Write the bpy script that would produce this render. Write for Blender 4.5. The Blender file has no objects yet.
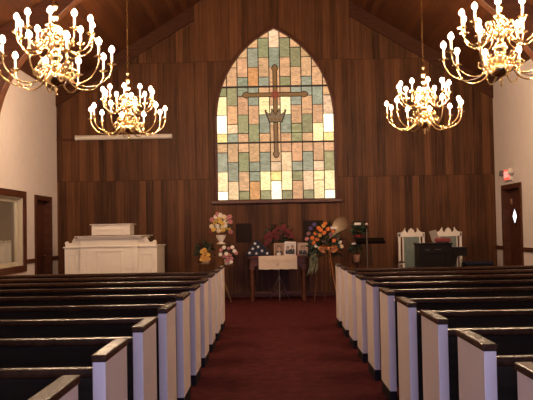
import bpy, bmesh, math, random
from mathutils import Vector, Matrix
random.seed(7)
C = bpy.context.scene.collection
PI = math.pi
def R(a): return math.radians(a)

# ------------------------------------------------------------------ materials
MATS = {}
def nd(nt, typ, **kw):
    n = nt.nodes.new(typ)
    for k, v in kw.items(): setattr(n, k, v)
    return n
def mat(name, col, rough=0.6, metal=0.0, noise=None, amount=0.25, bump=0.0, spec=0.5, coat=0.0, sheen=0.0):
    """Principled surface; noise=(sx,sy,sz) varies the colour with an object-space noise."""
    if name in MATS: return MATS[name]
    m = bpy.data.materials.new(name); m.use_nodes = True
    nt = m.node_tree; b = nt.nodes['Principled BSDF']
    b.inputs['Base Color'].default_value = (*col, 1); b.inputs['Roughness'].default_value = rough
    b.inputs['Metallic'].default_value = metal; b.inputs['Specular IOR Level'].default_value = spec
    b.inputs['Coat Weight'].default_value = coat; b.inputs['Coat Roughness'].default_value = 0.15
    b.inputs['Sheen Weight'].default_value = sheen
    if noise:
        tc = nd(nt, 'ShaderNodeTexCoord'); mp = nd(nt, 'ShaderNodeMapping'); mp.inputs['Scale'].default_value = noise
        no = nd(nt, 'ShaderNodeTexNoise'); no.inputs['Scale'].default_value = 1; no.inputs['Detail'].default_value = 5
        mx = nd(nt, 'ShaderNodeMix', data_type='RGBA'); 
        mx.inputs['A'].default_value = (*[c*(1-amount) for c in col], 1)
        mx.inputs['B'].default_value = (*[min(1, c*(1+amount)) for c in col], 1)
        rp = nd(nt, 'ShaderNodeMapRange'); rp.inputs['From Min'].default_value = .3; rp.inputs['From Max'].default_value = .7
        L = nt.links
        L.new(tc.outputs['Object'], mp.inputs['Vector']); L.new(mp.outputs['Vector'], no.inputs['Vector'])
        L.new(no.outputs['Fac'], rp.inputs['Value']); L.new(rp.outputs['Result'], mx.inputs['Factor'])
        L.new(mx.outputs['Result'], b.inputs['Base Color'])
        if bump:
            bp = nd(nt, 'ShaderNodeBump'); bp.inputs['Strength'].default_value = bump; bp.inputs['Distance'].default_value = .01
            L.new(no.outputs['Fac'], bp.inputs['Height']); L.new(bp.outputs['Normal'], b.inputs['Normal'])
    MATS[name] = m
    return m
def emit(name, col, strength):
    m = bpy.data.materials.new(name); m.use_nodes = True
    nt = m.node_tree; nt.nodes.remove(nt.nodes['Principled BSDF'])
    e = nd(nt, 'ShaderNodeEmission'); e.inputs['Color'].default_value = (*col, 1); e.inputs['Strength'].default_value = strength
    nt.links.new(e.outputs[0], nt.nodes['Material Output'].inputs['Surface'])
    MATS[name] = m
    return m
def planks(name, dark, light, across, along, dens, row=None, rough=.42, groove=.5, spec=.5):
    """Boards of uneven width: `across` the axis they are counted on, `along` the axis of their grain."""
    m = bpy.data.materials.new(name); m.use_nodes = True
    nt = m.node_tree; L = nt.links; b = nt.nodes['Principled BSDF']
    tc = nd(nt, 'ShaderNodeTexCoord'); sp = nd(nt, 'ShaderNodeSeparateXYZ'); L.new(tc.outputs['Object'], sp.inputs[0])
    ax = sp.outputs['XYZ'.index(across)]; al = sp.outputs['XYZ'.index(along)]
    def M(op, a, bb=None):
        n = nd(nt, 'ShaderNodeMath', operation=op)
        for i, v in enumerate((a, bb)):
            if v is None: continue
            if isinstance(v, (int, float)): n.inputs[i].default_value = v
            else: L.new(v, n.inputs[i])
        return n.outputs[0]
    w = M('MULTIPLY', ax, dens)
    if row:
        rid = M('FLOOR', M('DIVIDE', al, row)); w = M('ADD', w, M('MULTIPLY', rid, 41.37))
    v1 = nd(nt, 'ShaderNodeTexVoronoi', voronoi_dimensions='1D'); v1.inputs['Scale'].default_value = 1; L.new(w, v1.inputs['W'])
    v2 = nd(nt, 'ShaderNodeTexVoronoi', voronoi_dimensions='1D', feature='DISTANCE_TO_EDGE'); v2.inputs['Scale'].default_value = 1; L.new(w, v2.inputs['W'])
    sc = nd(nt, 'ShaderNodeSeparateColor'); L.new(v1.outputs['Color'], sc.inputs[0])
    cb = nd(nt, 'ShaderNodeCombineXYZ')
    k = {'X': 0, 'Y': 1, 'Z': 2}
    for a in 'XYZ':
        s = 28.0 if a == across else (1.1 if a == along else 28.0)
        L.new(M('ADD', M('MULTIPLY', sp.outputs[k[a]], s), M('MULTIPLY', sc.outputs[1], 50.0)), cb.inputs[k[a]])
    no = nd(nt, 'ShaderNodeTexNoise'); no.inputs['Scale'].default_value = 1; no.inputs['Detail'].default_value = 6; no.inputs['Distortion'].default_value = .6
    L.new(cb.outputs[0], no.inputs['Vector'])
    big = nd(nt, 'ShaderNodeTexNoise'); big.inputs['Scale'].default_value = 1.3; big.inputs['Detail'].default_value = 3; L.new(tc.outputs['Object'], big.inputs['Vector'])
    f = M('ADD', M('ADD', M('MULTIPLY', sc.outputs[0], .38), M('MULTIPLY', no.outputs['Fac'], .75)), M('MULTIPLY', big.outputs['Fac'], .3))
    rmp = nd(nt, 'ShaderNodeMapRange'); rmp.inputs['From Min'].default_value = .36; rmp.inputs['From Max'].default_value = 1.08; L.new(f, rmp.inputs['Value'])
    mx = nd(nt, 'ShaderNodeMix', data_type='RGBA'); mx.inputs['A'].default_value = (*dark, 1); mx.inputs['B'].default_value = (*light, 1)
    L.new(rmp.outputs['Result'], mx.inputs['Factor'])
    # V grooves between boards and the seam where one course of panels meets the next
    g = nd(nt, 'ShaderNodeMapRange'); g.inputs['From Max'].default_value = .045; L.new(v2.outputs['Distance'], g.inputs['Value'])
    ge = g.outputs['Result']
    if row:
        fr = M('FRACT', M('DIVIDE', al, row))
        d = M('MINIMUM', fr, M('SUBTRACT', 1.0, fr))
        g2 = nd(nt, 'ShaderNodeMapRange'); g2.inputs['From Max'].default_value = .0045; L.new(d, g2.inputs['Value'])
        ge = M('MULTIPLY', ge, g2.outputs['Result'])
    gm = M('ADD', M('MULTIPLY', ge, groove), 1 - groove)
    m2 = nd(nt, 'ShaderNodeMix', data_type='RGBA', blend_type='MULTIPLY'); m2.inputs['Factor'].default_value = 1
    L.new(mx.outputs['Result'], m2.inputs['A']); L.new(gm, m2.inputs['B'])
    L.new(m2.outputs['Result'], b.inputs['Base Color'])
    bp = nd(nt, 'ShaderNodeBump'); bp.inputs['Strength'].default_value = .35; bp.inputs['Distance'].default_value = .006
    L.new(M('ADD', ge, M('MULTIPLY', no.outputs['Fac'], .25)), bp.inputs['Height']); L.new(bp.outputs['Normal'], b.inputs['Normal'])
    b.inputs['Roughness'].default_value = rough; b.inputs['Specular IOR Level'].default_value = spec
    MATS[name] = m
    return m

M_PANEL = planks('wood panelling', (.024, .0096, .004), (.18, .072, .027), 'X', 'Z', 6.5, row=2.46, rough=.5, spec=.13)
M_CEIL = planks('ceiling boards', (.038, .011, .004), (.125, .040, .012), 'X', 'Y', 9.0, rough=.5, groove=.6, spec=.3)
M_BEAM = mat('laminated beam', (.105, .034, .012), .45, noise=(3, 3, 40), amount=.3)
M_TRIM = mat('dark stained trim', (.080, .025, .011), .45, noise=(4, 4, 30), amount=.3, spec=.2)
M_RAKE = mat('dark rake board', (.060, .021, .0085), .5, noise=(3, 3, 40), amount=.3, spec=.15)
M_PLASTER = mat('pinkish white plaster', (.72, .62, .56), .85, noise=(6, 6, 6), amount=.03)
M_CARPET = mat('deep red carpet', (.074, .0145, .0145), .95, noise=(9, 9, 9), amount=.25, bump=.3, spec=.05)
M_PEWWHITE = mat('white painted pew end', (.72, .61, .52), .55, noise=(5, 5, 5), amount=.03)
M_PEWCAP = mat('varnished brown cap', (.046, .019, .008), .25, noise=(30, 9, 30), amount=.4, bump=.12, spec=.27)
M_PEWBACK = mat('dark stained pew back', (.026, .0175, .0095), .65, noise=(2, 20, 20), amount=.3, spec=.15)
M_PLINTH = mat('dark pew plinth', (.013, .008, .008), .6, spec=.15)
M_SEATPAD = mat('dark green pew cushion', (.02, .026, .018), .85)
M_WHITE = mat('cream white paint', (.74, .66, .55), .5, noise=(4, 4, 4), amount=.03)
M_BRASS = mat('polished brass', (.86, .65, .31), .2, metal=1.0)
M_BRASS_D = mat('aged brass chain', (.30, .17, .06), .4, metal=1.0)
M_CANDLE = mat('ivory candle sleeve', (.85, .76, .58), .5)
M_BULB = emit('lit flame bulb', (1.0, .70, .45), 320.0)
M_TABLE = mat('walnut table wood', (.10, .032, .014), .4, noise=(3, 30, 30), amount=.3, spec=.2)
M_BLACK = mat('black lacquer', (.007, .0045, .0035), .45, spec=.2)
M_BLACKM = mat('black painted metal', (.015, .014, .014), .4, metal=.4)
M_STEEL = mat('bright steel tube', (.55, .52, .50), .3, metal=1.0)
M_GREENUP = mat('sage green upholstery', (.165, .20, .165), .8, noise=(25, 25, 25), amount=.15)
M_LINEN = mat('cream linen', (.66, .52, .38), .85, noise=(30, 30, 30), amount=.06)
M_REDCLOTH = mat('crimson cloth', (.20, .012, .014), .8)
M_NAVY = mat('navy flag cloth', (.007, .007, .020), .8, noise=(20, 20, 20), amount=.2)
M_STAR = mat('white star cloth', (.72, .70, .68), .8)
M_LEAF = mat('dark green leaf', (.022, .042, .016), .5, noise=(20, 20, 20), amount=.4)
M_LEAF2 = mat('grey green leaf', (.11, .115, .06), .6, noise=(20, 20, 20), amount=.3)
M_STALK = mat('dry grass', (.50, .38, .22), .8)
M_DARKBOARD = mat('dark brown board', (.020, .0085, .005), .6, noise=(10, 3, 10), amount=.2, spec=.15)
M_NAVYPAD = mat('blue black seat pad', (.010, .010, .022), .7, spec=.2)
M_CREAMFR = mat('cream window paint', (.52, .45, .32), .5)
M_LEAD = mat('window lead', (.03, .022, .015), .6)
M_GREYPAPER = mat('grey paper', (.22, .18, .15), .7)
M_CARD = mat('white card', (.72, .65, .58), .7)
def FC(name, c): return mat(name, c, .6)
F_WHITE = FC('white petals', (.75, .66, .55)); F_YEL = FC('yellow petals', (.62, .38, .06)); F_CREAM = FC('cream petals', (.68, .55, .34))
F_PINK = FC('pink petals', (.42, .15, .15)); F_RED = FC('red petals', (.13, .008, .010)); F_ORANGE = FC('orange petals', (.62, .15, .02))
F_GOLD = FC('gold petals', (.55, .27, .05)); F_PURPLE = FC('purple petals', (.07, .045, .16)); F_MAUVE = FC('dusky mauve petals', (.20, .09, .09))
M_RIB = mat('orange satin ribbon', (.62, .26, .085), .4); M_TERRA = mat('foil pot wrap', (.42, .22, .13), .4)

# ------------------------------------------------------------------ mesh builder
class MB:
    def __init__(s): s.bm = bmesh.new()
    def box(s, x0, x1, y0, y1, z0, z1, M=None):
        P = [(x, y, z) for z in (z0, z1) for y in (y0, y1) for x in (x0, x1)]
        v = [s.bm.verts.new(M @ Vector(p) if M else p) for p in P]
        for f in ((0, 2, 3, 1), (4, 5, 7, 6), (0, 1, 5, 4), (2, 6, 7, 3), (0, 4, 6, 2), (1, 3, 7, 5)): s.bm.faces.new([v[i] for i in f])
        return s
    def lathe(s, prof, c=(0, 0, 0), seg=16, M=None, sx=1, sy=1):
        rings = []
        for r, z in prof:
            ring = []
            for i in range(seg):
                a = 2 * PI * i / seg; p = Vector((c[0] + r * math.cos(a) * sx, c[1] + r * math.sin(a) * sy, c[2] + z))
                ring.append(s.bm.verts.new(M @ p if M else p))
            rings.append(ring)
        for a, b in zip(rings, rings[1:]):
            for i in range(seg): s.bm.faces.new((a[i], a[(i + 1) % seg], b[(i + 1) % seg], b[i]))
        s.bm.faces.new(rings[0][::-1]); s.bm.faces.new(rings[-1])
        return s
    def tube(s, path, r, seg=6, closed=False, flat=1.0):
        path = [Vector(p) for p in path]; n = len(path); rings = []
        up = Vector((0, 0, 1)); prev = None
        for i, p in enumerate(path):
            if closed: t = path[(i + 1) % n] - path[i - 1]
            else: t = path[min(i + 1, n - 1)] - path[max(i - 1, 0)]
            t.normalize()
            if prev is None:
                a = t.cross(up)
                if a.length < .05: a = t.cross(Vector((1, 0, 0)))
            else: a = prev - t * prev.dot(t)
            a.normalize(); prev = a; b = t.cross(a)
            rr = r[i] if isinstance(r, (list, tuple)) else r
            rings.append([s.bm.verts.new(p + a * math.cos(2 * PI * k / seg) * rr + b * math.sin(2 * PI * k / seg) * rr * flat) for k in range(seg)])
        m = n if closed else n - 1
        for i in range(m):
            A, B = rings[i], rings[(i + 1) % n]
            for k in range(seg): s.bm.faces.new((A[k], A[(k + 1) % seg], B[(k + 1) % seg], B[k]))
        if not closed: s.bm.faces.new(rings[0][::-1]); s.bm.faces.new(rings[-1])
        return s
    def prism(s, poly, y0, y1, plane='XZ', holes=()):
        """Outline `poly` (with holes) swept from y0 to y1 along the axis normal to `plane`."""
        def P(u, v, w): return (u, w, v) if plane == 'XZ' else ((w, u, v) if plane == 'YZ' else (u, v, w))
        edges = []
        loops = []
        for lp in (poly, *holes):
            vs = [s.bm.verts.new(P(u, v, y0)) for u, v in lp]; loops.append(vs)
            edges += [s.bm.edges.new((vs[i], vs[(i + 1) % len(vs)])) for i in range(len(vs))]
        if not holes: fs = [s.bm.faces.new(loops[0])]
        else: fs = [g for g in bmesh.ops.triangle_fill(s.bm, use_beauty=True, edges=edges)['geom'] if isinstance(g, bmesh.types.BMFace)]
        ret = bmesh.ops.extrude_face_region(s.bm, geom=fs)
        d = Vector(P(0, 0, y1 - y0))
        for v in [g for g in ret['geom'] if isinstance(g, bmesh.types.BMVert)]: v.co += d
        return s
    def ball(s, c, r, seg=10, rings=6, sz=1.0):
        pr = [(max(1e-4, r * math.sin(PI * i / rings)), -r * sz * math.cos(PI * i / rings)) for i in range(rings + 1)]
        return s.lathe(pr, c, seg)
    def petal(s, c, d, n, length, width, curl=.25):
        """One thin curved petal or leaf from c along d, face normal n."""
        d = Vector(d).normalized(); n = Vector(n); sd = d.cross(n)
        if sd.length < 1e-3: sd = d.cross(Vector((.3, .9, .2)))
        sd.normalize(); n = sd.cross(d); c = Vector(c)
        a = s.bm.verts.new(c); t = s.bm.verts.new(c + d * length - n * curl * length)
        l = s.bm.verts.new(c + d * length * .5 + sd * width * .5); r = s.bm.verts.new(c + d * length * .5 - sd * width * .5)
        mm = s.bm.verts.new(c + d * length * .52 + n * width * .18)
        for f in ((a, r, mm), (a, mm, l), (l, mm, t), (mm, r, t)): s.bm.faces.new(f)
        return s
    def bloom(s, c, n, r, kind='daisy'):
        """A flower head with two whorls of petals round a domed heart, facing n."""
        n = Vector(n).normalized(); u = n.orthogonal().normalized(); v = n.cross(u); c = Vector(c)
        for ring, (k, tilt, ln) in enumerate(((8, .25, 1.0), (6, .8, .72), (4, 1.6, .5))):
            for i in range(k):
                a = 2 * PI * i / k + ring * .4
                d = (u * math.cos(a) + v * math.sin(a) + n * tilt).normalized()
                s.petal(c, d, n, r * ln, r * .8 * ln + .004, .1)
        return s
    def build(s, name, m, parent=None, smooth=False, bevel=0, loc=None, rot=None, recalc=True):
        if recalc: bmesh.ops.recalc_face_normals(s.bm, faces=s.bm.faces)
        me = bpy.data.meshes.new(name); s.bm.to_mesh(me); s.bm.free()
        for mm in (m if isinstance(m, (list, tuple)) else [m]): me.materials.append(mm)
        if smooth:
            me.polygons.foreach_set('use_smooth', [True] * len(me.polygons))
            if smooth != 'full':
                try: me.set_sharp_from_angle(angle=R(40))
                except Exception: pass
        o = bpy.data.objects.new(name, me); C.objects.link(o)
        if parent: o.parent = parent
        if loc: o.location = loc
        if rot: o.rotation_euler = rot
        if bevel:
            b = o.modifiers.new('edge', 'BEVEL'); b.width = bevel; b.segments = 2; b.limit_method = 'ANGLE'
        return o
def tag(o, label, cat, group=None):
    o['label'] = label; o['category'] = cat
    if group: o['group'] = group
    return o
def thing(name, label, cat, loc=(0, 0, 0), rz=0, group=None):
    o = bpy.data.objects.new(name, None); C.objects.link(o); o.empty_display_size = .1
    o.location = loc; o.rotation_euler = (0, 0, rz)
    return tag(o, label, cat, group)
def struct(o): o['kind'] = 'structure'; return o
def dup(root, loc, rz, label, group=None):
    r = root.copy(); C.objects.link(r); r.location = loc; r.rotation_euler = (0, 0, rz); r['label'] = label
    if group: r['group'] = group
    for ch in list(root.children):
        c = ch.copy(); C.objects.link(c); c.parent = r
        for g in list(ch.children):
            d = g.copy(); C.objects.link(d); d.parent = c
    return r
def smoothpath(pts, n=6):
    """Catmull-Rom through the points."""
    P = [Vector(p) for p in pts]; P = [2 * P[0] - P[1]] + P + [2 * P[-1] - P[-2]]; out = []
    for i in range(1, len(P) - 2):
        for k in range(n):
            t = k / n; a, b, c, d = P[i - 1], P[i], P[i + 1], P[i + 2]
            out.append(.5 * ((2 * b) + (c - a) * t + (2 * a - 5 * b + 4 * c - d) * t * t + (3 * b - 3 * c + d - a) * t ** 3))
    out.append(P[-2]); return out

# ------------------------------------------------------------------ room shell
XL, XR, XC = -4.49, 4.637, .075
YB, YR = 15.4, -1.3                    # panelled end wall, entrance wall behind the camera
EAVE, SL = 4.34, .606
def ceil_z(x): return EAVE + SL * (x - XL if x < XC else XR - x)
RIDGE = ceil_z(XC)
struct(MB().box(XL - .3, XR + .3, YR - .3, YB + .3, -.12, 0).build('floor', M_CARPET))
# stained-glass arch outline
WX, WH, SILL, SPR, APX = .09, 1.225, 2.0, 3.70, 5.60
RAD = (WH ** 2 + (APX - SPR) ** 2) / (2 * WH)
def arch(half, z0, spr, grow=0.0, n=16):
    """Pointed-arch outline, counter-clockwise from lower left; grow widens it outwards evenly."""
    r = RAD + grow; w = half + grow; cx = -half + RAD
    top = math.acos(cx / r)          # both arcs meet on the axis
    pts = [(WX + w, z0), ]
    for i in range(n + 1):
        a = top * i / n; pts.append((WX - cx + r * math.cos(a), spr + r * math.sin(a)))
    for i in range(n - 1, -1, -1):
        a = top * i / n; pts.append((WX + cx - r * math.cos(a), spr + r * math.sin(a)))
    pts.append((WX - w, z0))
    return pts
hole = arch(WH, SILL, SPR)
struct(MB().prism([(XL - .2, -.1), (XR + .2, -.1), (XR + .2, EAVE), (XC, RIDGE), (XL - .2, EAVE)], YB, YB + .2, holes=[hole]).build('wall_back', M_PANEL))
BX0, BX1 = -1.56, 1.67
struct(MB().prism([(BX0, 0), (BX1, 0), (BX1, ceil_z(BX1)), (XC, RIDGE), (BX0, ceil_z(BX0))], YB - .07, YB - .001, holes=[hole]).build('wall_back_bay', M_PANEL))
YG = YB - .07                          # face of the bay
def side_wall(name, x0, x1, openings):
    m = MB(); ys = [YR - .2]
    cur = YR - .2
    for (a, b, z0, z1) in openings:
        m.box(x0, x1, cur, a, -.1, EAVE + .02)
        if z0 > 0: m.box(x0, x1, a, b, -.1, z0)
        m.box(x0, x1, a, b, z1, EAVE + .02); cur = b
    m.box(x0, x1, cur, YB, -.1, EAVE + .02)
    return struct(m.build(name, M_PLASTER))
LWIN = (11.3, 13.26, .79, 2.07); LDOOR = (14.00, 14.86, 0, 2.05)
RDOOR = (13.86, 14.84, 0, 2.11)
side_wall('wall_left', XL - .16, XL, [LWIN, LDOOR])
side_wall('wall_right', XR, XR + .16, [RDOOR])
for nm, a, b in (('ceiling_left', XL - .25, XC), ('ceiling_right', XC, XR + .25)):
    za = EAVE + SL * (a - XL) if a < XC else RIDGE
    zb = RIDGE if b == XC else EAVE + SL * (XR - b)
    struct(MB().prism([(a, za), (b, zb), (b, zb + .12), (a, za + .12)], YR - .2, YB + .2).build(nm, M_CEIL))
# entrance wall behind the camera with glazed daylight openings
m = MB(); ops = [(-.95, 1.1, 0, 2.7)]; cur = XL
for a, b, z0, z1 in ops:
    m.box(cur, a, YR - .15, YR, 0, EAVE)
    if z0: m.box(a, b, YR - .15, YR, 0, z0)
    m.box(a, b, YR - .15, YR, z1, EAVE); cur = b
m.box(cur, XR, YR - .15, YR, 0, EAVE)
m.prism([(XL, EAVE), (XR, EAVE), (XC, RIDGE)], YR - .15, YR)
struct(m.build('wall_rear', M_PLASTER))
gl = bpy.data.materials.new('clear pane'); gl.use_nodes = True; nt = gl.node_tree
nt.nodes.remove(nt.nodes['Principled BSDF'])
t_ = nd(nt, 'ShaderNodeBsdfTransparent'); g_ = nd(nt, 'ShaderNodeBsdfGlossy'); g_.inputs['Roughness'].default_value = .05
mx_ = nd(nt, 'ShaderNodeMixShader'); mx_.inputs[0].default_value = .06
nt.links.new(t_.outputs[0], mx_.inputs[1]); nt.links.new(g_.outputs[0], mx_.inputs[2]); nt.links.new(mx_.outputs[0], nt.nodes['Material Output'].inputs['Surface'])
M_PANE = gl
for i, (a, b, z0, z1) in enumerate(ops):
    f = MB()
    f.box(a, a + .06, YR - .12, YR + .02, z0, z1).box(b - .06, b, YR - .12, YR + .02, z0, z1).box(a, b, YR - .12, YR + .02, z1 - .06, z1).box(a, b, YR - .12, YR + .02, z0, z0 + .06)
    f.box((a + b) / 2 - .03, (a + b) / 2 + .03, YR - .1, YR, z0, z1)
    fo = struct(f.build(('door_3',)[i], M_TRIM))
    MB().box(a + .05, b - .05, YR - .08, YR - .07, z0 + .05, z1 - .05).build('pane', M_PANE, fo)

# trims: chair rails, baseboards, sloping rake boards, laminated arches
def trimbox(name, *a, m=M_TRIM, bevel=.006): return struct(MB().box(*a).build(name, m, bevel=bevel))
for i, (a, b) in enumerate([(YR, 11.17), (13.42, 13.90), (14.96, YB)]):
    trimbox('trim_%d' % (1 + i), XL, XL + .03, a, b, .85, .93)
trimbox('trim_4', XR - .03, XR, YR, 13.76, .9, .98); trimbox('trim_5', XR - .03, XR, 14.94, YB, .9, .98)
for i, (a, b) in enumerate([(YR, 13.90), (14.96, YB)]): trimbox(('baseboard_left', 'baseboard_left_far')[i], XL, XL + .02, a, b, 0, .12)
for i, (a, b) in enumerate([(YR, 13.76), (14.94, YB)]): trimbox(('baseboard_right', 'baseboard_right_far')[i], XR - .02, XR, a, b, 0, .12)
trimbox('baseboard_back', XL, BX0, YB - .02, YB, 0, .1); trimbox('baseboard_back_right', BX1, XR, YB - .02, YB, 0, .1)
trimbox('baseboard_back_bay', BX0, BX1, YG - .02, YG, 0, .1)
struct(MB().prism([(XL, EAVE - .30), (BX0, ceil_z(BX0) - .30), (BX0, ceil_z(BX0)), (XL, EAVE)], YB - .06, YB).build('trim_6', M_RAKE))
struct(MB().prism([(XR, EAVE - .30), (BX1, ceil_z(BX1) - .30), (BX1, ceil_z(BX1)), (XR, EAVE)], YB - .06, YB).build('trim_7', M_RAKE))
trimbox('trim_8', XL, -4.06, YB - .025, YB, 3.33, 3.37)  # thin dark strip modelled as the shadow line between corner and screen case
def glulam(name, sgn, y0, y1):
    base = XL if sgn > 0 else XR
    def X(d): return base + sgn * d
    inner = [(.235, 0), (.24, 2.6), (.26, 3.0), (.30, 3.28), (.37, 3.52), (.47, 3.75), (.61, 3.97), (.80, 4.22), (1.0, 4.46), (1.2, 4.67), (1.5, 4.94), (1.9, 5.25), (4.5635, 6.88)]
    half = (XR - XL) / 2
    outer = [(half, RIDGE), (0, EAVE), (0, 0)]
    pts = [(X(min(d, half)), z) for d, z in inner] + [(X(d), z) for d, z in outer]
    return struct(MB().prism(pts, y0, y1).build(name, M_BEAM, bevel=.01))
for i, y in enumerate((11.2, 6.4, 1.4)):
    glulam('trim_%d' % (9 + 2 * i), 1, y, y + .2); glulam('trim_%d' % (10 + 2 * i), -1, y, y + .2)

# ------------------------------------------------------------------ stained glass window (window_1)
fr = MB().prism(arch(WH, SILL - .02, SPR, .038), YG - .05, YG + .12, holes=[arch(WH, SILL + .02, SPR, -.015)])
w1 = struct(fr.build('window_1', M_TRIM, bevel=.008))
MB().box(WX - WH - .12, WX + WH + .12, YG - .10, YG + .02, SILL - .06, SILL).build('window_sill', mat('brown ledge', (.11, .038, .014), .45), w1, bevel=.01)
PC = {'P': (.86, .46, .22), 'O': (.76, .35, .12), 'B': (.41, .40, .26), 'G': (.40, .35, .16), 'C': (1.5, 1.05, .52), 'L': (1.1, .72, .40),
      'W': (2.6, 2.1, 1.25), 'Y': (1.5, .98, .36)}
TOPS = ['P1P2P2P1', 'P2P2P2', 'P1P2P2B1', 'P2B2O2', 'P1G2P2B1', 'L2B2P2', 'P1G2P2G1', 'P2G2P2', 'P1P2P2B1', 'P2P2P2', 'P1P2P2P1']
MIDS = ['G1C2W2Y1', 'G2P2L1B1', 'B1P2G2P1', 'B2P2G2', 'P1C2B2P1', 'P2C2P2', 'P1C2B2P1', 'B2P2G1G1', 'B1P2G2P1', 'B2P2C2', 'P1L2W2Y1']
BOTS = ['P1B2C2W1', 'P2B2L2', 'P1G2P2G1', 'P2B1B1O2', 'P1B2C2G1', 'P2L1Y1W2', 'P1L2C2G1', 'P2B1G1P2', 'P1B2L2G1', 'P2L1C1C2', 'P1G2C2W1']
BAR1, BAR2 = 4.375, 3.205
clip = arch(WH, SILL, SPR, -.005, n=14)
def clip_poly(rect):
    """Sutherland-Hodgman against the (convex) arch."""
    out = rect
    n = len(clip)
    for i in range(n):
        ax, az = clip[i]; bx, bz = clip[(i + 1) % n]
        def inside(p): return (bx - ax) * (p[1] - az) - (bz - az) * (p[0] - ax) >= -1e-9
        src, out = out, []
        for j in range(len(src)):
            p, q = src[j], src[(j + 1) % len(src)]
            ip, iq = inside(p), inside(q)
            if ip: out.append(p)
            if ip != iq:
                d1 = (bx - ax) * (p[1] - az) - (bz - az) * (p[0] - ax); d2 = (bx - ax) * (q[1] - az) - (bz - az) * (q[0] - ax)
                t = d1 / (d1 - d2); out.append((p[0] + (q[0] - p[0]) * t, p[1] + (q[1] - p[1]) * t))
        if len(out) < 3: return []
    return out
gm = bmesh.new(); lead = MB(); cols = []
yg = YG + .05
rnd = random.Random(3)
cw = 2 * WH / 11
for c in range(11):
    x0 = WX - WH + c * cw; x1 = x0 + cw
    for (ztop, zbot, S) in ((BAR1 + 3 * .41, BAR1, TOPS[c]), (BAR1, BAR2, MIDS[c]), (BAR2, SILL, BOTS[c])):
        hu = (ztop - zbot) / 6; z = ztop
        for k in range(0, len(S), 2):
            z1 = z; z -= hu * int(S[k + 1])
            pg = clip_poly([(x0, z), (x1, z), (x1, z1), (x0, z1)])
            if len(pg) < 3: continue
            f = gm.faces.new([gm.verts.new((px, yg, pz)) for px, pz in pg])
            q = rnd.uniform(.88, 1.12); cols.append([v * q * rnd.uniform(.96, 1.04) for v in PC[S[k]]])
            lead.tube([(px, yg - .004, pz) for px, pz in pg], .011, 4, closed=True)
me = bpy.data.meshes.new('stained_glass'); gm.to_mesh(me); gm.free()
at = me.attributes.new('pane_colour', 'FLOAT_COLOR', 'FACE')
for i, c in enumerate(cols): at.data[i].color = (*c, 1)
sg = bpy.data.materials.new('backlit art glass'); sg.use_nodes = True; nt = sg.node_tree; L = nt.links
b = nt.nodes['Principled BSDF']; b.inputs['Base Color'].default_value = (.03, .02, .015, 1); b.inputs['Roughness'].default_value = .35; b.inputs['Specular IOR Level'].default_value = .2
an = nd(nt, 'ShaderNodeAttribute', attribute_name='pane_colour')
tc = nd(nt, 'ShaderNodeTexCoord'); mp = nd(nt, 'ShaderNodeMapping'); mp.inputs['Scale'].default_value = (5, 1, 11)
no = nd(nt, 'ShaderNodeTexNoise'); no.inputs['Scale'].default_value = 1.6; no.inputs['Detail'].default_value = 4; no.inputs['Distortion'].default_value = 1.2
mr = nd(nt, 'ShaderNodeMapRange'); mr.inputs['To Min'].default_value = .62; mr.inputs['To Max'].default_value = 1.36; mr.inputs['From Min'].default_value = .25; mr.inputs['From Max'].default_value = .75
ml = nd(nt, 'ShaderNodeMix', data_type='RGBA', blend_type='MULTIPLY'); ml.inputs['Factor'].default_value = 1; ml.clamp_result = False
L.new(tc.outputs['Object'], mp.inputs[0]); L.new(mp.outputs[0], no.inputs['Vector']); L.new(no.outputs['Fac'], mr.inputs['Value'])
L.new(an.outputs['Color'], ml.inputs['A']); L.new(mr.outputs['Result'], ml.inputs['B'])
L.new(ml.outputs['Result'], b.inputs['Emission Color']); b.inputs['Emission Strength'].default_value = .68
me.materials.append(sg)
go = bpy.data.objects.new('stained_glass', me); C.objects.link(go); go.parent = w1
lead.build('lead_came', M_LEAD, w1)
for z in (BAR1, BAR2):
    hw = WH if z < SPR else math.sqrt(RAD ** 2 - (z - SPR) ** 2) - (RAD - WH)
    MB().box(WX - hw, WX + hw, yg - .03, yg + .01, z - .018, z + .018).build('saddle_bar', M_LEAD, w1)
# the cross and crown worked in the glass
M_AMBER = bpy.data.materials.new('backlit amber glass'); M_AMBER.use_nodes = True
b = M_AMBER.node_tree.nodes['Principled BSDF']; b.inputs['Base Color'].default_value = (.08, .04, .015, 1); b.inputs['Emission Color'].default_value = (.23, .12, .04, 1); b.inputs['Emission Strength'].default_value = .6; b.inputs['Roughness'].default_value = .3
M_RUBY = bpy.data.materials.new('backlit ruby glass'); M_RUBY.use_nodes = True
b = M_RUBY.node_tree.nodes['Principled BSDF']; b.inputs['Base Color'].default_value = (.08, .01, .006, 1); b.inputs['Emission Color'].default_value = (.30, .06, .025, 1); b.inputs['Emission Strength'].default_value = .6
CX, CZ = WX + .01, 4.20
def budded(px, pz, ux, uz, w, ln):
    """Outline half of a cross arm ending in a trefoil bud, from the centre along (ux,uz)."""
    vx, vz = -uz, ux; P = []
    prof = [(0, w), (ln - .12, w), (ln - .11, w * 1.35), (ln - .08, w * 1.6), (ln - .05, w * 1.25), (ln - .02, w * 1.0), (ln, w * .3)]
    for t, h in prof: P.append((px + ux * t - vx * h, pz + uz * t - vz * h))
    for t, h in reversed(prof): P.append((px + ux * t + vx * h, pz + uz * t + vz * h))
    return P
cr = MB()
for ux, uz, ln in ((0, 1, .63), (0, -1, 1.32), (1, 0, .68), (-1, 0, .68)): cr.prism(budded(CX, CZ, ux, uz, .042, ln), yg - .028, yg - .008)
cross = cr.build('glass_cross', M_AMBER, w1)
rim = MB()
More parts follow.
